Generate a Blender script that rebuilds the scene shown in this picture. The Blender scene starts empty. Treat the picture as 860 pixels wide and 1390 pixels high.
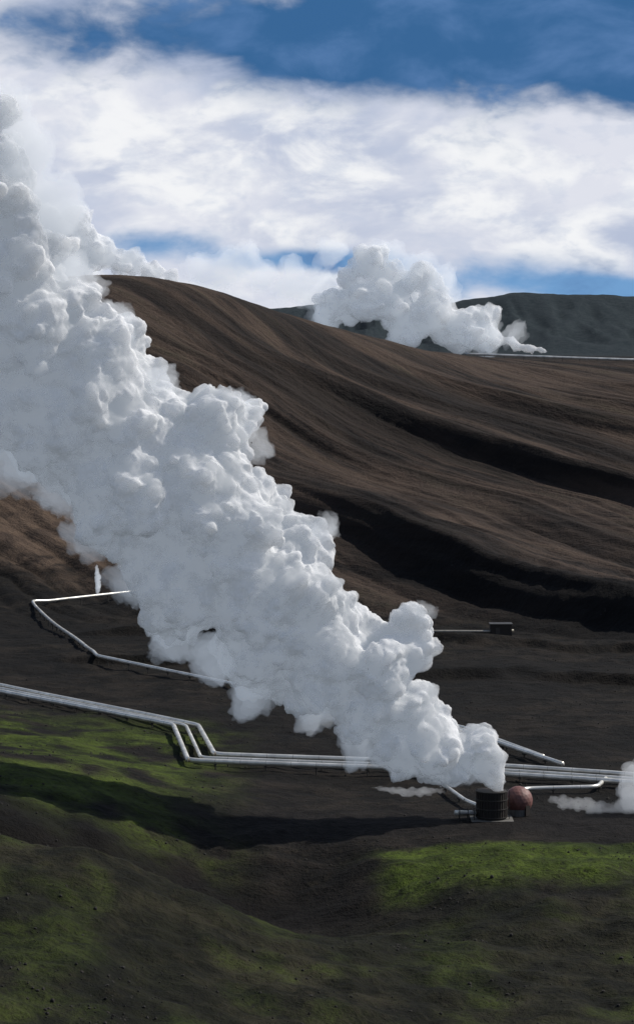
import bpy, bmesh, math, random
import numpy as np
from mathutils import Vector
random.seed(7); rng=np.random.default_rng(7)
scene=bpy.context.scene
try:
    scene.view_settings.view_transform='Standard'; scene.view_settings.look='None'; scene.view_settings.exposure=0
except Exception: pass

# ---------------- noise helpers ----------------
def hsh(*a):
    h=np.zeros_like(a[0],dtype=np.uint32)
    for i,v in enumerate(a):
        h=h^(v.astype(np.int64).astype(np.uint32)*np.uint32([374761393,668265263,2147483647-58,3266489917][i]))
        h=(h^(h>>np.uint32(13)))*np.uint32(1274126177)
    return h^(h>>np.uint32(16))
def fade(t): return t*t*t*(t*(t*6-15)+10)
def n2(x,y,seed=0):
    xi=np.floor(x);yi=np.floor(y);xf=x-xi;yf=y-yi
    xi=xi.astype(np.int64)+seed*131;yi=yi.astype(np.int64)
    def g(ix,iy,dx,dy):
        a=hsh(ix,iy).astype(np.float64)*(2*np.pi/4294967296.0)
        return np.cos(a)*dx+np.sin(a)*dy
    u=fade(xf);v=fade(yf)
    a=g(xi,yi,xf,yf);b=g(xi+1,yi,xf-1,yf);c=g(xi,yi+1,xf,yf-1);d=g(xi+1,yi+1,xf-1,yf-1)
    return (a*(1-u)+b*u)*(1-v)+(c*(1-u)+d*u)*v
def fbm(x,y,o=4,seed=0,g=0.5):
    s=0;a=1
    for i in range(o):
        s=s+a*n2(x,y,seed+i*7);x=x*2.03+3.1;y=y*2.03+1.7;a*=g
    return s
def n3(x,y,z,seed=0):
    xi=np.floor(x);yi=np.floor(y);zi=np.floor(z);xf=x-xi;yf=y-yi;zf=z-zi
    xi=xi.astype(np.int64)+seed*131;yi=yi.astype(np.int64);zi=zi.astype(np.int64)
    u=fade(xf);v=fade(yf);w=fade(zf);r=0
    for i in (0,1):
        for j in (0,1):
            for k in (0,1):
                h=hsh(xi+i,yi+j,zi+k)
                ga=(h&np.uint32(1023)).astype(float)/1023*2-1
                gb=((h>>np.uint32(10))&np.uint32(1023)).astype(float)/1023*2-1
                gc=((h>>np.uint32(20))&np.uint32(1023)).astype(float)/1023*2-1
                r=r+(u if i else 1-u)*(v if j else 1-v)*(w if k else 1-w)*(ga*(xf-i)+gb*(yf-j)+gc*(zf-k))
    return r
def sst(a,b,x):
    t=np.clip((x-a)/(b-a),0,1);return t*t*(3-2*t)

# ---------------- terrain ----------------
CP=np.array([
(-80,650,0),(-30,590,0),(-25,540,0),(17,535,0),(60,515,0),(80,510,0),(33,480,0),(60,460,0),(20,470,0),(0,480,0),(0,500,0),
(-98,870,.5),(-62,900,2),(-62,720,0),(-16,655,0),(7,624,0),(33,585,0),(0,760,0),(50,765,0),(100,770,0),(-30,800,0),(90,650,-1),(150,650,0),(-140,700,3),
(-75,600,3.5),(-65,520,8),(-58,450,11),(-55,430,9),(-52,412,3),(-30,520,3),(-35,470,6),(-35,435,2),(-28,430,-3),(-15,470,0),(-15,430,-8),(-5,438,-8),(12,440,-2.5),(2,405,-6),
(-47,380,14),(-33,380,12),(-20,375,8.5),(2,365,0),(-37,310,9.5),(-60,340,14),(-15,330,4),(-15,350,5),(10,320,-2),
(30,425,0),(60,425,0),(60,390,-3),(25,380,-3),(60,340,-5),(30,330,-4),(55,450,0),
(-120,400,12),(-120,300,15),(120,400,0),(120,300,-3),(0,230,12),(-80,230,18),(80,230,8),(0,120,50),(0,0,86),(-150,0,80),(150,0,80),
(-112,900,4),(-34,900,3),(32,850,0),(97,775,0),(-125,1000,26),(-104,1080,49),(-50,1000,24),(0,1000,23),(7,1130,47),(47,960,15),(58,1170,52),(129,1050,26),(120,930,11.6),(-45,1180,80),(-110,1200,93),(130,1250,58),(100,1350,74),(0,1250,79),
(-180,1300,125),(-125,1300,125),(-94,1290,124.5),(-49,1300,116.5),(-4,1330,101.6),(36,1370,93),(91,1420,83),(177,1420,79),
(-125,1450,100),(-50,1500,85),(0,1600,80),(100,1600,81),(200,1600,79),(-200,1600,80),(0,2000,78),(-400,2000,78),(400,2000,78),
(-300,1300,115),(-300,1000,25),(-300,800,5),(-300,500,10),(300,1300,60),(300,1000,15),(300,700,0),(300,450,0)],float)
def K(r): return r*r*np.log(r+1e-9)
SC=300.0
A=CP[:,:2]/SC
D=np.linalg.norm(A[:,None]-A[None],axis=2)
n=len(A);M=np.zeros((n+3,n+3));M[:n,:n]=K(D)+np.eye(n)*2e-4
M[:n,n]=1;M[:n,n+1:]=A;M[n,:n]=1;M[n+1:,:n]=A.T
W=np.linalg.solve(M,np.r_[CP[:,2],0,0,0])
def tps(x,y):
    x=np.clip(x,-320,320)/SC;y=np.clip(y,0,2000)/SC
    out=W[n]+W[n+1]*x+W[n+2]*y
    for i in range(n):
        out=out+W[i]*K(np.sqrt((x-A[i,0])**2+(y-A[i,1])**2))
    return out
MX=[-6000,-1500,-600,-87,100,250,392,500,625,900,2000,6000]
MH=[70,60,60,92,108,100,122,121,115,116,90,80]
TK=[-2000,690,772,838,885,940,990,1050,1110,4000]
AM=[0,.95,.25,.6,.25,.55,.3,.45,0]
def ridges(tw,s):
    r=0*tw
    for q,(a,b,m) in enumerate(zip(TK,TK[1:],AM)):
        p=(tw-a)/(b-a);ins=(p>=0)&(p<1)
        mm=m*(1+.7*n2(s/170,0*s+.37,300+q))
        r=np.where(ins,mm*(sst(0,.30,p)-p),r)
    return r
def ridgecoord(x,y):
    s=(x-y)/1.414;t=(x+y)/1.414
    return s,t+10*fbm(s/110,t/240,3,5)+.35*(1-sst(850,1350,y))*(s+700)
def height(x,y):
    x=np.asarray(x,float);y=np.asarray(y,float)
    b=tps(x,y)
    far=sst(1700,2300,y)
    b=b*(1-far)+(78-3*sst(2300,5000,y))*far
    s,tw=ridgecoord(x,y)
    hm=sst(760,840,y+0.5*x)*(1-sst(1450,1650,y))
    crest=1-0.85*sst(1200,1300,y-0.5*np.clip(x,-60,200))
    side=.15+.85*sst(-60,25,x)
    b=b+hm*crest*side*ridges(tw,s)*19
    g=np.abs(n2(tw/36,s/420,11))*5+np.abs(n2(tw/14+4,s/240,12))*4.4+np.abs(n2(tw/5+4,s/110,13))*2.0
    b=b+hm*crest*(g-2.5)
    b=b+hm*0.6*fbm(tw/8,s/50,3,23)
    pm=(1-sst(880,1000,y))
    nearpad=np.exp(-(((x-40)/45)**2+((y-490)/28)**2))
    b=b+pm*(1-nearpad)*(1.6*fbm(x/45,y/60,3,31)+0.5*fbm(x/7,y/9,3,37))
    te=sst(600,660,y)*(1-sst(860,900,y))*sst(-85,-55,x);q=y+.25*x+30*fbm(x/60,y/90,3,83)
    b=b+te*2.6*(sst(700,706,q)-sst(706,745,q)+sst(765,771,q)-sst(771,815,q))
    fgm=1-sst(400,520,y)
    b=b+fgm*(1-nearpad)*(2.4*np.abs(fbm(x/22,y/22,4,41))+.7*np.abs(fbm(x/4,y/4,3,43)))
    b=b+(1-far)*0.12*fbm(x/2.5,y/2.5,2,47)
    mt=sst(3900,5000,y+260*fbm(x/500,y/900,3,51))
    m=np.interp(x,MX,MH)+5*fbm(x/90,y/300,4,53)
    b=b+mt*m*(0.75+0.25*sst(4300,5200,y))
    rill=np.abs(fbm(x/110,y/500,4,57))*36
    b=b-sst(3900,4500,y)*(1-sst(4700,5100,y))*rill
    b=b+sst(2300,3500,y)*(1-mt)*3*fbm(x/120,y/200,3,59)
    return b
def axis(lo,hi,step,grow,end):
    a=list(np.arange(lo,hi+step,step));d=step
    while a[-1]<end: d=min(d*grow,400);a.append(a[-1]+d)
    return a
xp=axis(0,190,1.1,1.022,9000)
xs=np.array([-v for v in xp[:0:-1]]+xp)
ya=axis(290,1450,1.25,1.02,14000)
yb=[];d=1.6;v=290
while v>-600: d=min(d*1.05,40);v-=d;yb.append(v)
ys=np.array(yb[::-1]+ya)
X,Y=np.meshgrid(xs,ys)
Z=height(X.ravel(),Y.ravel())
nx,ny=len(xs),len(ys)
co=np.stack([X.ravel(),Y.ravel(),Z],1)
me=bpy.data.meshes.new("terrain")
me.vertices.add(nx*ny);me.vertices.foreach_set("co",co.ravel())
i,j=np.meshgrid(np.arange(nx-1),np.arange(ny-1));q=(j*nx+i).ravel()
F=np.stack([q,q+1,q+nx+1,q+nx],1).astype(np.int32)
me.loops.add(F.size);me.polygons.add(len(F))
me.loops.foreach_set("vertex_index",F.ravel())
me.polygons.foreach_set("loop_start",np.arange(0,F.size,4,dtype=np.int32))
me.polygons.foreach_set("use_smooth",np.ones(len(F),bool))
me.update();me.validate()
x=X.ravel();y=Y.ravel()
nn=fbm(x/14,y/20,4,61)
moss=np.zeros_like(x)
leftm=sst(-8,-30,x+0.02*(y-500)+10*nn)*(1-sst(575,625,y+40*nn))*sst(425,445,y)
moss=np.maximum(moss,1.15*leftm*sst(-.35,.25,nn+.05))
rightm=sst(6,16,x+8*nn)*(1-sst(449,455,y+5*nn))*sst(412,436,y+12*nn)
moss=np.maximum(moss,1.4*rightm)
fg=(1-sst(395,425,y+14*nn))
moss=np.maximum(moss,fg*(.10+.36*sst(-.05,.4,nn)))
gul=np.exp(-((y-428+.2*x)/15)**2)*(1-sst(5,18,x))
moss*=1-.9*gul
gravel=np.exp(-(((y-474-0.05*x)/13)**4))*sst(-45,-10,x)
tr=np.exp(-((y-830-18*np.sin(x/40))/4)**2)*.6+np.exp(-((y-560+.1*x)/3)**2)*.5
gravel=np.clip(gravel+tr,0,1)
hill=sst(850,900,y+.55*x+25*nn)*(1-sst(1650,2000,y))
rs,rt=ridgecoord(x,y)
scarp_shade=.85*sst(-30,30,x)*sst(675,695,rt)*(1-sst(712,735,rt+8*nn))*(y>700)*(y<1200)  # shade on the scarp face, painted as a near-black band
painted_shade=np.maximum(.9*gul,scarp_shade)  # gully and scarp shade, put into the ground colour
ash=sst(-.05,.35,fbm(rt/34+3,rs/330,4,91))
sunlit=sst(-20,-90,x+.12*(y-950)+20*nn)*sst(890,930,y)*(1-sst(1150,1250,y))  # sunlight on the left slope, painted into the hill colour
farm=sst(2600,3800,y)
for nm,arr in (("moss",moss),("gravel",gravel),("hill",hill),("painted_shade",painted_shade),("farm",farm),("sunlit",sunlit),("ash",ash)):
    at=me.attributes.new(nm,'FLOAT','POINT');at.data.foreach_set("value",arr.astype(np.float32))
terr=bpy.data.objects.new("terrain",me);scene.collection.objects.link(terr)

# ---------------- node helpers ----------------
class NT:
    def __init__(s,nt): s.t=nt;nt.nodes.clear()
    def n(s,ty,**k):
        a=s.t.nodes.new(ty)
        for kk,v in k.items(): setattr(a,kk,v)
        return a
    def l(s,a,b): s.t.links.new(a,b)
    def setv(s,sock,v):
        if isinstance(v,bpy.types.NodeSocket): s.l(v,sock)
        else: sock.default_value=v
    def m(s,op,a,b=0.0,c=None,clamp=False):
        nd=s.n('ShaderNodeMath',operation=op);nd.use_clamp=clamp
        s.setv(nd.inputs[0],a);s.setv(nd.inputs[1],b)
        if c is not None: s.setv(nd.inputs[2],c)
        return nd.outputs[0]
    def mix(s,f,a,b):
        nd=s.n('ShaderNodeMix',data_type='RGBA')
        s.setv(nd.inputs[0],f)
        s.setv(nd.inputs[6],a if isinstance(a,bpy.types.NodeSocket) else (*a,1))
        s.setv(nd.inputs[7],b if isinstance(b,bpy.types.NodeSocket) else (*b,1))
        return nd.outputs[2]
    def noise(s,vec,scale,det=4,rough=.55,dist=0):
        nd=s.n('ShaderNodeTexNoise');s.l(vec,nd.inputs['Vector'])
        nd.inputs['Scale'].default_value=scale;nd.inputs['Detail'].default_value=det
        nd.inputs['Roughness'].default_value=rough;nd.inputs['Distortion'].default_value=dist
        return nd.outputs[0]
    def attr(s,nm):
        return s.n('ShaderNodeAttribute',attribute_name=nm).outputs['Fac']
    def ss(s,v,a,b):
        nd=s.n('ShaderNodeMapRange',interpolation_type='SMOOTHSTEP');s.setv(nd.inputs[0],v)
        nd.inputs[1].default_value=a;nd.inputs[2].default_value=b;nd.inputs[3].default_value=0;nd.inputs[4].default_value=1
        return nd.outputs[0]
def mat(nm):
    m=bpy.data.materials.new(nm);m.use_nodes=True;return m,NT(m.node_tree)

gm,T=mat("volcanic_ground")
out=T.n('ShaderNodeOutputMaterial');bs=T.n('ShaderNodeBsdfPrincipled');T.l(bs.outputs[0],out.inputs[0])
pos=T.n('ShaderNodeNewGeometry').outputs['Position']
mp=T.n('ShaderNodeMapping');mp.inputs['Rotation'].default_value=(0,0,math.radians(54));mp.inputs['Scale'].default_value=(1,1,1)
T.l(pos,mp.inputs[0])
mp2=T.n('ShaderNodeMapping');mp2.inputs['Scale'].default_value=(.07,1,.3);T.l(mp.outputs[0],mp2.inputs[0])
streak=T.noise(mp2.outputs[0],.08,6,.62,.5)
big=T.noise(pos,.012,5,.55,.5);mid=T.noise(pos,.09,6,.65,.4);fine=T.noise(pos,1.3,5,.7);grain=T.noise(pos,.45,4,.75)
hillc=T.mix(T.ss(streak,.38,.60),(.012,.0095,.0085),(.056,.040,.031))
hillc=T.mix(T.m('MULTIPLY',T.ss(big,.45,.65),.7),hillc,(.064,.045,.034))
hillc=T.mix(T.m('MULTIPLY',T.ss(mid,.5,.75),.5),hillc,(.017,.014,.012))
hillc=T.mix(T.m('MULTIPLY',T.ss(streak,.55,.68),.4),hillc,(.030,.031,.019))
hillc=T.mix(T.m('MULTIPLY',T.ss(T.m('ADD',T.m('MULTIPLY',grain,.6),T.m('MULTIPLY',mid,.4)),.45,.6),.28),hillc,(.066,.048,.037))
hillc=T.mix(T.m('MULTIPLY',T.attr("ash"),.75),hillc,(.009,.008,.0075))
hillc=T.mix(T.m('MULTIPLY',T.attr("sunlit"),T.ss(mid,.3,.6)),hillc,(.086,.060,.043))
plain=T.mix(T.ss(mid,.4,.65),(.005,.0045,.004),(.018,.0145,.0115))  # dark soil, darkened further to hold cloud shadow in the colour
plain=T.mix(T.m('MULTIPLY',T.ss(grain,.52,.7),.5),plain,(.030,.026,.018))
plain=T.mix(T.m('MULTIPLY',T.ss(big,.47,.56),.6),plain,(.004,.004,.004))
c=T.mix(T.attr("hill"),plain,hillc)
c=T.mix(T.m('MULTIPLY',T.attr("painted_shade"),.95),c,(.004,.0035,.0035))
mossc=T.mix(T.ss(mid,.35,.65),(.018,.028,.004),(.064,.092,.013))
mossc=T.mix(T.ss(grain,.5,.72),mossc,(.026,.029,.010))
mf=T.m('MULTIPLY',T.attr("moss"),T.ss(T.m('ADD',T.m('MULTIPLY',grain,.5),T.m('MULTIPLY',fine,.5)),.3,.6),clamp=True)
c=T.mix(mf,c,mossc)
c=T.mix(T.m('MULTIPLY',T.attr("gravel"),.9),c,T.mix(T.ss(grain,.4,.7),(.006,.005,.005),(.015,.013,.012)))
farc=T.mix(T.ss(mid,.4,.6),(.010,.017,.021),(.020,.028,.032))  # mountain green-grey with blue aerial haze mixed into the colour
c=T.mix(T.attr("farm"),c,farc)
T.l(c,bs.inputs['Base Color']);bs.inputs['Roughness'].default_value=.95;bs.inputs['Specular IOR Level'].default_value=.1
bp=T.n('ShaderNodeBump');bp.inputs['Strength'].default_value=.85;bp.inputs['Distance'].default_value=1.25
T.l(T.m('ADD',T.m('MULTIPLY',fine,.45),T.m('ADD',T.m('MULTIPLY',grain,.85),T.m('ADD',T.m('MULTIPLY',mid,2.0),T.m('MULTIPLY',T.m('MULTIPLY',streak,T.attr("hill")),3.0)))),bp.inputs['Height']);T.l(bp.outputs[0],bs.inputs['Normal'])
me.materials.append(gm)

def simple(nm,col,rough=.5,metal=0,var=.3,sc=1.0):
    m,T=mat(nm);o=T.n('ShaderNodeOutputMaterial');b=T.n('ShaderNodeBsdfPrincipled');T.l(b.outputs[0],o.inputs[0])
    p=T.n('ShaderNodeNewGeometry').outputs['Position'];f=T.noise(p,sc,5,.65)
    T.l(T.mix(T.ss(f,.35,.7),tuple(v*(1-var) for v in col),col),b.inputs['Base Color'])
    T.l(T.m('MULTIPLY_ADD',f,.3,rough-.15),b.inputs['Roughness']);b.inputs['Metallic'].default_value=metal
    return m
M_al=simple("aluminium_cladding",(.76,.74,.68),.34,.5,.3,.25)
M_al2=simple("weathered_cladding",(.30,.28,.24),.45,.4,.3,.8)
M_st=simple("weathered_steel",(.06,.055,.05),.6,.4,.4,2)
M_dk=simple("dark_timber_staves",(.022,.016,.012),.8,0,.5,3)
M_rd=simple("faded_red_panels",(.17,.07,.06),.6,0,.4,1.5)
M_co=simple("concrete",(.12,.115,.105),.9,0,.3,1.5)
M_rk=simple("lava_rock",(.022,.019,.016),.95,0,.6,.8)

def link(o,parent=None):
    scene.collection.objects.link(o)
    if parent: o.parent=parent
    return o
def empty(nm,loc=(0,0,0)):
    e=bpy.data.objects.new(nm,None);e.location=loc;scene.collection.objects.link(e);return e
def bmobj(nm,bm,m,parent=None,loc=(0,0,0),smooth=False):
    d=bpy.data.meshes.new(nm);bm.to_mesh(d);bm.free();d.materials.append(m)
    if smooth: d.polygons.foreach_set("use_smooth",np.ones(len(d.polygons),bool))
    o=bpy.data.objects.new(nm,d);o.location=loc;return link(o,parent)
def addbox(bm,c,s,rz=0):
    r=bmesh.ops.create_cube(bm,size=1)
    for v in r['verts']:
        xx,yy,zz=v.co.x*s[0],v.co.y*s[1],v.co.z*s[2]
        v.co=(c[0]+xx*math.cos(rz)-yy*math.sin(rz),c[1]+xx*math.sin(rz)+yy*math.cos(rz),c[2]+zz)
def addcyl(bm,c,r,h,seg=16,r2=None):
    q=bmesh.ops.create_cone(bm,cap_ends=True,segments=seg,radius1=r,radius2=r if r2 is None else r2,depth=h)
    for v in q['verts']: v.co+=Vector(c)
def hz(x,y): return float(height(np.array([x]),np.array([y]))[0])

def fillet(pts,R):
    P=[Vector(p) for p in pts];o=[P[0]]
    for a,b,c2 in zip(P,P[1:],P[2:]):
        r=min(R,(a-b).length*.4,(c2-b).length*.4)
        p0=b+(a-b).normalized()*r;p1=b+(c2-b).normalized()*r
        for k in range(7):
            t=k/6;o.append(p0*(1-t)**2+b*2*t*(1-t)+p1*t*t)
    o.append(P[-1]);return o
def tube(bm,pts,r,seg=14):
    rings=[]
    for k,p in enumerate(pts):
        a=pts[max(k-1,0)];b=pts[min(k+1,len(pts)-1)];t=(b-a).normalized()
        up=Vector((0,0,1)) if abs(t.z)<.9 else Vector((1,0,0))
        sd=t.cross(up).normalized();u=sd.cross(t)
        rings.append([bm.verts.new(p+sd*r*math.cos(2*math.pi*q/seg)+u*r*math.sin(2*math.pi*q/seg)) for q in range(seg)])
    for A_,B_ in zip(rings,rings[1:]):
        for q in range(seg): bm.faces.new((A_[q],A_[(q+1)%seg],B_[(q+1)%seg],B_[q]))
    bm.faces.new(rings[0][::-1]);bm.faces.new(rings[-1])
def pipeline(nm,xy,r=.6,clear=1.0,mat_=None,sup=12):
    mat_=mat_ or M_al
    dense=[]
    for (a,b) in zip(xy,xy[1:]):
        L=math.dist(a,b);k=max(1,int(L/6))
        for q in range(k): dense.append((a[0]+(b[0]-a[0])*q/k,a[1]+(b[1]-a[1])*q/k))
    dense.append(xy[-1])
    dn=np.array(dense);hh=height(dn[:,0],dn[:,1])
    pad=np.pad(hh,12,mode='edge');kk=np.hanning(27)[1:-1];hs=np.convolve(pad,kk/kk.sum(),'valid')
    hs=np.maximum(hs,hh-.8)
    pts=[Vector((a[0],a[1],h+clear+r)) for a,h in zip(dense,hs)]
    e=empty(nm,pts[0]);off=pts[0]
    pl=[p-off for p in pts]
    bm=bmesh.new();tube(bm,fillet(pl,2.2),r);bmobj("insulated_pipe",bm,mat_,e,smooth=True)
    bm=bmesh.new();bs2=bmesh.new();acc=0;bacc=0
    for a,b in zip(pl,pl[1:]):
        L=(b-a).length;d_=(b-a).normalized();rz=math.atan2(d_.y,d_.x);s_=0
        while s_<L:
            if acc<=0:
                p=a+d_*s_;gz=hz(p.x+off.x,p.y+off.y)-off.z-.3;top=p.z-r-.05
                if top>gz: addbox(bm,(p.x,p.y,(top+gz)/2),(.25,.25,top-gz),rz)
                addbox(bm,(p.x,p.y,p.z-r-.12),(.5,2.3*r,.24),rz);acc=sup
            if bacc<=0:
                p=a+d_*s_;tube(bs2,[p,p+d_*.08],r*1.03);bacc=6
            s_+=1;acc-=1;bacc-=1
    bmobj("pipe_supports",bm,M_st,e);bmobj("clamp_bands",bs2,M_al2,e)
    return e
pipeline("steam_pipeline",[(-128,697),(-104,677),(-81.8,655),(-27.6,586),(-22.2,546),(17.2,538),(41.6,529.5),(64.9,519.5),(79,513),(110,500)],.55,1.0)
pipeline("steam_pipeline",[(-127,694),(-104,673),(-81,649),(-30.5,586),(-25,542),(17.1,533.5),(41.3,525),(64.5,515),(79,508.5),(110,495)],.42,1.0)
pipeline("steam_pipeline",[(-126,687),(-104,666),(-80,641),(-33.4,585),(-27.5,537),(17,528.5),(41,520),(64,510.5),(79,504),(110,490)],.55,1.0)
pipeline("steam_pipeline",[(-45,903),(-62.8,900),(-98,869),(-62.8,720),(-16.2,655),(7.3,624),(32.3,585),(52,533)],.5,1.0)
pipeline("steam_pipeline",[(-14,655),(-11,666),(-4,662),(-2,650),(10,634),(35.3,585),(49,545)],.4,1.0)
pipeline("steam_pipeline",[(20,763),(33,765),(52,768),(60,772)],.4,.6,M_al2)
pipeline("steam_pipeline",[(36,488),(41.5,505),(56.5,507),(59.4,517)],.42,.8)
pipeline("steam_pipeline",[(26,508),(29,492),(33,482)],.4,.8)
pipeline("steam_pipeline",[(84,1452),(130,1450),(190,1455),(320,1460)],.7,1.2)

# ---- silencer ----
sx,sy=33.2,478.0;sz=hz(sx,sy)
S=empty("steam_silencer",(sx,sy,sz))
bm=bmesh.new()
addcyl(bm,(0,0,2.9),2.85,5.2,32)
for k in range(32):
    a=2*math.pi*k/32;addbox(bm,(2.9*math.cos(a),2.9*math.sin(a),2.9),(.16,.34,5.0),a)
bmobj("silencer_barrel",bm,M_dk,S)
bm=bmesh.new()
for z in (.6,2.2,3.9,5.45):
    for k in range(48):
        a=2*math.pi*(k+.5)/48;addbox(bm,(3.06*math.cos(a),3.06*math.sin(a),z),(.08,.42,.16),a)
bmobj("hoops",bm,M_st,S)
bm=bmesh.new();addbox(bm,(0,0,-.1),(8,7,.5));bmobj("foundation",bm,M_co,S)
bm=bmesh.new()
for xx in (-6.2,-4.6,-3.4): 
    for yy in (-2.2,0): addbox(bm,(xx,yy,1.0),(.14,.14,2.4))
addbox(bm,(-4.8,-1.1,1.4),(3.2,2.6,.12));addbox(bm,(-4.8,-2.3,2.3),(3.2,.06,.08));addbox(bm,(-4.8,-2.3,1.9),(3.2,.06,.06))
for k in range(14): addbox(bm,(3.3,-1.0,.4+.38*k),(.06,.5,.05))
for yy in (-1.28,-.72): addbox(bm,(3.3,yy,2.9),(.07,.07,5.6))
bmobj("platform_and_ladder",bm,M_st,S)
bm=bmesh.new();tube(bm,[Vector((-3,-.5,1.2)),Vector((-5,-.5,1.2)),Vector((-7,0,1.2))],.5);bmobj("inlet_pipe",bm,M_al,S,smooth=True)
# ---- dome ----
dx,dy=38.7,483.0;dz=hz(dx,dy)
Dm=empty("wellhead_dome",(dx,dy,dz))
bm=bmesh.new();bmesh.ops.create_icosphere(bm,subdivisions=3,radius=2.75)
bmesh.ops.bisect_plane(bm,geom=bm.verts[:]+bm.edges[:]+bm.faces[:],plane_co=(0,0,-1.6),plane_no=(0,0,-1),clear_outer=True)
for v in bm.verts: v.co.z+=2.9
bmobj("dome_shell",bm,M_rd,Dm)
bm=bmesh.new();addcyl(bm,(0,0,.6),2.25,1.7,24);bmobj("base_ring",bm,M_co,Dm)
bm=bmesh.new();addbox(bm,(1.6,-1.9,1.2),(1.1,.3,2.0),.7);bmobj("door",bm,M_dk,Dm)
# ---- small valve hut ----
H=empty("valve_hut",(56,770,hz(56,770)))
bm=bmesh.new();addbox(bm,(0,0,1.6),(6.5,4.5,3.6));bmobj("walls",bm,M_dk,H)
bm=bmesh.new();addbox(bm,(0,0,3.55),(7,5,.3));bmobj("roof",bm,M_st,H)
bm=bmesh.new();addbox(bm,(-1,-2.3,1.3),(1.2,.12,2.4));bmobj("door",bm,M_st,H)

# ---------------- steam ----------------
bmI=bmesh.new();bmesh.ops.create_icosphere(bmI,subdivisions=2,radius=1)
IV=np.array([v.co[:] for v in bmI.verts]);IF=np.array([[v.index for v in f.verts] for f in bmI.faces]);bmI.free()
bmI=bmesh.new();bmesh.ops.create_icosphere(bmI,subdivisions=1,radius=1)
RV=np.array([v.co[:] for v in bmI.verts]);RF=np.array([[v.index for v in f.verts] for f in bmI.faces]);bmI.free()
def rdir(k):
    v=rng.normal(size=(k,3));return v/np.linalg.norm(v,axis=1)[:,None]
def mkmesh(nm,V,Fl,starts,mt,smooth=True):
    d=bpy.data.meshes.new(nm);d.vertices.add(len(V));d.vertices.foreach_set("co",V.ravel())
    d.loops.add(len(Fl));d.polygons.add(len(starts));d.loops.foreach_set("vertex_index",Fl)
    d.polygons.foreach_set("loop_start",starts);d.polygons.foreach_set("use_smooth",np.full(len(starts),smooth))
    d.update();d.materials.append(mt);return d
# scattered lava rocks: one object
r2=np.random.default_rng(99);NR=9000
ry=300+600*r2.random(NR)**1.5;rx=(r2.random(NR)*2-1)*ry*.16
cl=fbm(rx/18,ry/18,3,120);keep=(cl>-.02+.2*r2.random(NR))&(np.hypot(rx-35,ry-482)>14)
rx,ry=rx[keep],ry[keep];rr=.10+.22*r2.random(len(rx))**2.5;rz_=height(rx,ry)
sc3=rr[:,None,None]*(.7+.6*r2.random((len(rx),1,3)));jit=1+.28*(r2.random((len(rx),len(RV),1))-.5)
V=RV[None]*sc3*jit+np.stack([rx,ry,rz_+rr*.1],1)[:,None,:]
Fc=RF[None]+(np.arange(len(rx))*len(RV))[:,None,None]
d=mkmesh("lava_rocks",V.reshape(-1,3),Fc.ravel().astype(np.int32),np.arange(0,Fc.size,3,dtype=np.int32),M_rk,False)
link(bpy.data.objects.new("lava_rocks",d))

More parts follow.
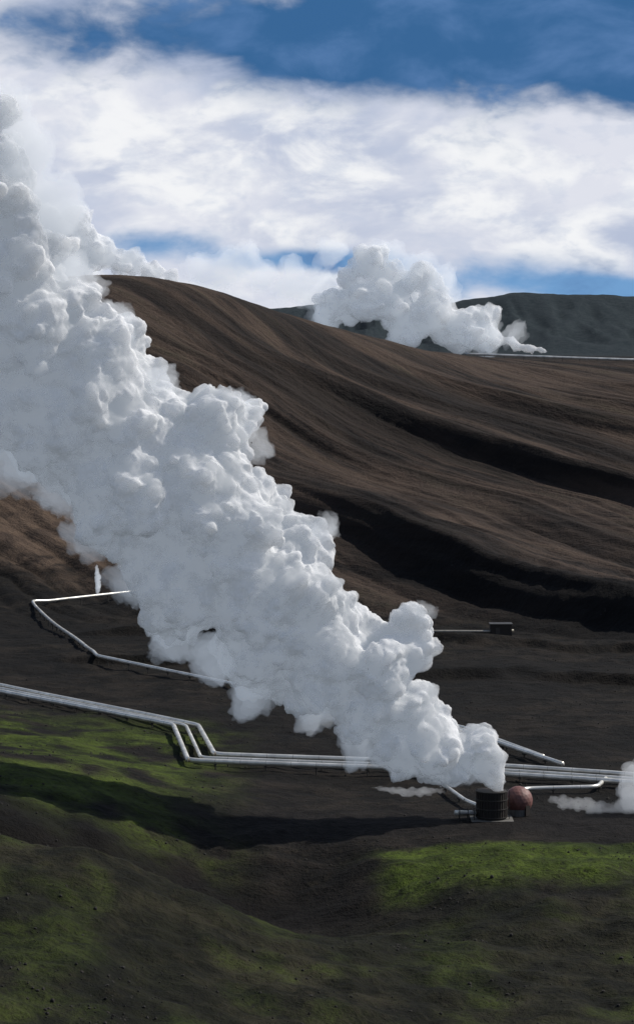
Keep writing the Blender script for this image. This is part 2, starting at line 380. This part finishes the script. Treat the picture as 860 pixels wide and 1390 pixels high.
def plume(nm,base,unit,blobs,voxel,material,depthr=.8,kids=16,amp=1.0,seed=1,kr=(.26,.55),flat=1.0,parent=None,oct_=3,grand=True):
    C=[];R=[]
    for b in blobs:
        px,pz,r=b[:3]
        C.append((px,rng.normal()*r*.15,pz));R.append(r*.84)
        if r>14:
            for s_ in (-1,1):
                C.append((px+rng.normal()*r*.2,s_*r*depthr*.6,pz+rng.normal()*r*.2));R.append(r*.72)
    C=np.array(C)*unit;R=np.array(R)*unit
    allC=[C];allR=[R]
    c1=[];r1=[]
    for c_,r_ in zip(C,R):
        dd=rdir(kids);rr=r_*rng.uniform(*kr,kids)
        c1.append(c_+dd*(r_*rng.uniform(.75,.98,kids))[:,None]);r1.append(rr)
    c1=np.concatenate(c1);r1=np.concatenate(r1);allC.append(c1);allR.append(r1)
    if grand and r1.mean()>voxel*2.2:
        k2=9;dd=rdir(len(c1)*k2);rr=np.repeat(r1,k2)
        c2=np.repeat(c1,k2,0)+dd*rr[:,None]*.9;r2=rr*rng.uniform(.2,.5,len(rr));ok=r2>voxel*1.2
        allC.append(c2[ok]);allR.append(r2[ok])
    C=np.concatenate(allC);R=np.concatenate(allR)
    V=(IV[None]*R[:,None,None]+C[:,None,:]).reshape(-1,3)
    Fc=(IF[None]+(np.arange(len(C))*len(IV))[:,None,None]).reshape(-1,3)
    d=mkmesh(nm+"_src",V,Fc.ravel().astype(np.int32),np.arange(0,Fc.size,3,dtype=np.int32),material)
    o=bpy.data.objects.new("tmp",d);scene.collection.objects.link(o)
    md=o.modifiers.new("r",'REMESH');md.mode='VOXEL';md.voxel_size=voxel
    dg=bpy.context.evaluated_depsgraph_get();dg.update()
    nm_=bpy.data.meshes.new_from_object(o.evaluated_get(dg))
    bpy.data.objects.remove(o);bpy.data.meshes.remove(d)
    N=len(nm_.vertices);co=np.zeros(N*3);nm_.vertices.foreach_get("co",co);co=co.reshape(-1,3)
    no=np.zeros(N*3);nm_.vertex_normals.foreach_get("vector",no);no=no.reshape(-1,3)
    # turbulent swirl of the whole form, then billows
    wv=voxel*26;wa=voxel*5.5*min(amp,1.5)
    sw=np.stack([n3(co[:,0]/wv+k*9.1,co[:,1]/wv,co[:,2]/wv,seed+50+k) for k in range(3)],1)*wa
    disp=0;sc=voxel*14;a=voxel*3.2
    for q in range(oct_):
        disp=disp+a*(np.abs(n3(co[:,0]/sc,co[:,1]/sc,co[:,2]/sc,seed+q))-.18);sc*=.5;a*=.68
    co=co+no*(disp*amp)[:,None]+(sw if voxel>.35 else 0)
    co[:,2]*=flat
    nm_.vertices.foreach_set("co",co.ravel());nm_.polygons.foreach_set("use_smooth",np.ones(len(nm_.polygons),bool));nm_.update()
    nm_.materials.clear();nm_.materials.append(material)
    o=bpy.data.objects.new(nm,nm_);scene.collection.objects.link(o)
    if parent: o.parent=parent
    else: o.location=base
    print(nm,N);return o
def steam(nm,dens,glow=.3,surf=0,scale=.6):
    # water droplets: scattering volume, with added glow in place of light scattered within; the boundary itself also scatters diffusely (dense droplets), thinned by noise
    m,T=mat(nm);o_=T.n('ShaderNodeOutputMaterial');v_=T.n('ShaderNodeVolumePrincipled');T.l(v_.outputs[0],o_.inputs[1])
    v_.inputs['Color'].default_value=(1,1,1,1);v_.inputs['Density'].default_value=dens;v_.inputs['Anisotropy'].default_value=.2
    v_.inputs['Emission Color'].default_value=(.74,.85,1,1);v_.inputs['Emission Strength'].default_value=glow*dens
    if surf:
        p=T.n('ShaderNodeTexCoord').outputs['Object'];f=T.noise(p,scale,4,.6,.3)
        a=T.m('MULTIPLY',T.ss(f,.36,.64),surf)
        d=T.n('ShaderNodeBsdfDiffuse');d.inputs[0].default_value=(.96,.965,.98,1)
        t=T.n('ShaderNodeBsdfTranslucent');t.inputs[0].default_value=(.96,.965,.98,1)
        mx=T.n('ShaderNodeMixShader');mx.inputs[0].default_value=.18;T.l(d.outputs[0],mx.inputs[1]);T.l(t.outputs[0],mx.inputs[2])
        tr=T.n('ShaderNodeBsdfTransparent');mm=T.n('ShaderNodeMixShader');T.l(a,mm.inputs[0]);T.l(tr.outputs[0],mm.inputs[1]);T.l(mx.outputs[0],mm.inputs[2])
        T.l(mm.outputs[0],o_.inputs[0])
    return m
m_main=steam("steam_cloud",.55,.16,.45,.22);m_veil=steam("steam_veil",.11,.26);m_far=steam("far_steam_cloud",.13,.22,.35,.08);m_fv=steam("far_steam_veil",.03,.33);m_w=steam("thin_vapour",.13,.14);m_v=steam("vent_jet",.5,.35)

main=[(672,1050,17),(662,1028,27),(655,1003,27),(625,1020,38),(592,1000,46),(560,1005,42),(560,950,40),(557,835,26),(550,872,38),(520,900,52),(505,960,48),(470,830,30),
(450,880,72),(400,815,72),(412,735,42),(425,920,48),(360,880,68),(345,780,85),(300,690,84),(305,600,42),(295,560,48),(240,560,38),(255,640,85),(240,760,78),(250,835,38),(200,670,88),(180,590,76),
(150,520,76),(100,560,90),(110,470,72),(60,430,85),(40,530,80),(0,480,90),(20,350,80),(-30,400,90),(0,280,65),(-30,210,60),(5,150,26),(105,645,36),(165,715,30),(-80,300,110),(-80,450,120),(-70,560,60)]
rel=lambda L:[(p-668,1068-q,r) for p,q,r in L]
P=plume("steam_plume",(sx,sy,sz+5.4),.1395,rel(main),.42,m_main,seed=3,oct_=4)
veil=[(640,1040,20),(590,1035,22),(545,1025,26),(485,990,32),(425,955,34),(345,925,34),(297,875,38),(235,852,36),(195,785,34),(135,720,30),(82,668,34),(30,612,44),(-30,600,54),
(345,590,22),(325,540,22),(440,715,22),(575,825,16),(215,520,30),(150,440,36),(95,380,42),(60,280,54),(30,200,50),(10,140,38)]
plume("drifting_vapour",None,.1395,rel(veil),.42,m_veil,seed=43,parent=P,kr=(.2,.75),kids=18,oct_=4,amp=2.2,depthr=1.0,grand=False)
fa=[(738,480,6),(722,478,9),(700,471,14),(668,463,21),(660,432,18),(625,455,30),(592,425,32),(560,445,36),(575,385,20),(530,400,38),(500,362,26),(490,410,34),(455,425,24),(640,430,16),(470,380,20)]
P=plume("steam_plume",(120,1640,84),.477,[(p-682,487-q,r) for p,q,r in fa],1.3,m_far,kids=16,seed=9,oct_=4)
fv=[(415,405,24),(385,395,22),(350,380,26),(310,372,26),(275,375,22),(330,355,20),(400,375,22),(440,400,26),(600,395,24),(560,375,24),(450,350,20),(650,465,24),(430,440,20),(700,460,18),(520,350,22)]
plume("drifting_vapour",None,.477,[(p-682,487-q,r) for p,q,r in fv],1.5,m_fv,kids=16,seed=19,oct_=4,parent=P,kr=(.3,.7),amp=1.6,grand=False)
lf=[(110,310,28),(85,325,36),(135,345,28),(170,355,22),(205,366,17),(235,374,12),(60,345,40),(95,365,28),(20,350,50),(120,292,16),(70,300,22)]
P=plume("steam_plume",(-140,1500,123),.436,[(p-110,395-q,r) for p,q,r in lf],1.3,m_far,kids=16,seed=15,oct_=4)
def dens_(b,j_=.25):
    o=[]
    for p,q in zip(b,b[1:]):
        k=max(1,int(math.dist(p[:2],q[:2])/(.4*min(p[2],q[2]))))
        for i in range(k):
            t=i/k;o.append(tuple(p[j]*(1-t)+q[j]*t+(random.gauss(0,j_)*p[2] if j<2 else 0) for j in range(3)))
    return o+[b[-1]]
def wisp(nm,xyz,blobs,unit=.14,flat=.6,m=None,amp=1.6,j_=.25,vx=.3):
    plume(nm,xyz,unit,dens_(blobs,j_),vx,m or m_w,kids=7,seed=int(abs(xyz[0]))+200,kr=(.3,.8),depthr=.6,flat=flat,amp=amp,grand=False)
wisp("steam_wisp",(56,486,hz(56,486)+.5),[(-75,18,7),(-50,12,11),(-20,5,12),(0,0,10),(20,0,9),(30,10,17),(42,24,24),(50,55,22),(62,20,30),(95,30,34)],flat=.8)
wisp("steam_wisp",(20,505,hz(20,505)+.8),[(-60,12,5),(-30,5,9),(-14,0,12),(0,0,12),(18,2,9),(34,6,6)],flat=.5)
wisp("steam_vent",(-78.5,905,hz(-78.5,905)+.3),[(0,0,1.8),(.4,8,3.0),(0,14,3.2),(-.8,24,2.0),(-1,29,1.2)],.34,1,m_v,.5,.12,.22)

# ---------------- world ----------------
SUN_EL=math.radians(42);SUN_AZ=math.radians(68)
w=bpy.data.worlds.new("World");scene.world=w;w.use_nodes=True
T=NT(w.node_tree);o_=T.n('ShaderNodeOutputWorld');bg=T.n('ShaderNodeBackground');T.l(bg.outputs[0],o_.inputs[0])
sk=T.n('ShaderNodeTexSky',sky_type='NISHITA');sk.sun_disc=False;sk.sun_elevation=SUN_EL;sk.sun_rotation=SUN_AZ
bg.inputs['Strength'].default_value=.1
tc=T.n('ShaderNodeTexCoord').outputs['Generated'];sp=T.n('ShaderNodeSeparateXYZ');T.l(tc,sp.inputs[0])
U=T.m('ARCTAN2',sp.outputs[0],sp.outputs[1]);V=sp.outputs[2]
cb=T.n('ShaderNodeCombineXYZ');T.l(U,cb.inputs[0]);T.l(T.m('MULTIPLY',V,1.9),cb.inputs[1])
cv=cb.outputs[0]
n1=T.noise(cv,22,8,.55,.3);n2_=T.noise(cv,9,6,.5,.5);n3_=T.noise(cv,60,6,.55,.2)
def blob(cu,cv_,ru,rv):
    a=T.m('POWER',T.m('DIVIDE',T.m('SUBTRACT',U,cu),ru),2.0);b=T.m('POWER',T.m('DIVIDE',T.m('SUBTRACT',V,cv_),rv),2.0)
    return T.m('EXPONENT',T.m('MULTIPLY',T.m('ADD',a,b),-1.0))
bl=T.m('MULTIPLY',blob(.07,.130,.085,.033),1.9)
for q in ((-.085,.122,.06,.018),(.0,.116,.035,.015),(.13,.100,.028,.014),(.075,.026,.055,.009),(-.06,.040,.03,.007),(.0,.034,.05,.005),(.12,.022,.03,.005)):
    bl=T.m('ADD',bl,T.m('MULTIPLY',blob(*q),.9))
bl=T.m('ADD',bl,T.m('MULTIPLY',T.m('SUBTRACT',n1,.5),1.7))
bl=T.m('ADD',bl,T.m('MULTIPLY',T.m('SUBTRACT',n3_,.5),.5))
blue=T.ss(bl,.2,1.0)
cloud=T.mix(T.ss(n2_,.38,.6),(7.4,7.6,8.4),(4.7,5.3,6.8))
cloud=T.mix(T.ss(n1,.42,.62),cloud,(9.0,9.1,9.3))
cloud=T.mix(T.m('MULTIPLY',T.ss(n3_,.5,.65),.3),cloud,(5.0,5.7,7.2))
bluec=T.mix(T.ss(V,.02,.10),(1.7,3.5,6.2),(.42,1.35,3.1))
bluec=T.mix(T.ss(n1,.42,.7),bluec,(1.0,2.1,4.3))
lowc=T.mix(blue,cloud,bluec)
hi=T.ss(V,.15,.3)
skyc=T.mix(T.m('MULTIPLY',T.ss(n2_,.45,.65),.5),sk.outputs[0],(3.0,3.7,5.2))
T.l(T.mix(hi,lowc,skyc),bg.inputs['Color'])
sun=bpy.data.lights.new("sun",'SUN');sun.energy=5;sun.angle=math.radians(.5);sun.color=(1,.95,.87)
so=bpy.data.objects.new("sun",sun);scene.collection.objects.link(so)
dirv=Vector((math.sin(SUN_AZ)*math.cos(SUN_EL),math.cos(SUN_AZ)*math.cos(SUN_EL),math.sin(SUN_EL)))
so.rotation_euler=dirv.to_track_quat('Z','Y').to_euler();so.location=(0,0,500)

cam=bpy.data.cameras.new("camera");co_=bpy.data.objects.new("camera",cam);scene.collection.objects.link(co_)
cam.sensor_fit='VERTICAL';cam.sensor_height=36;cam.lens=36*3440/1390;cam.clip_start=1;cam.clip_end=30000
co_.location=(0,0,90);co_.rotation_euler=(math.radians(90-3.742),0,0);scene.camera=co_
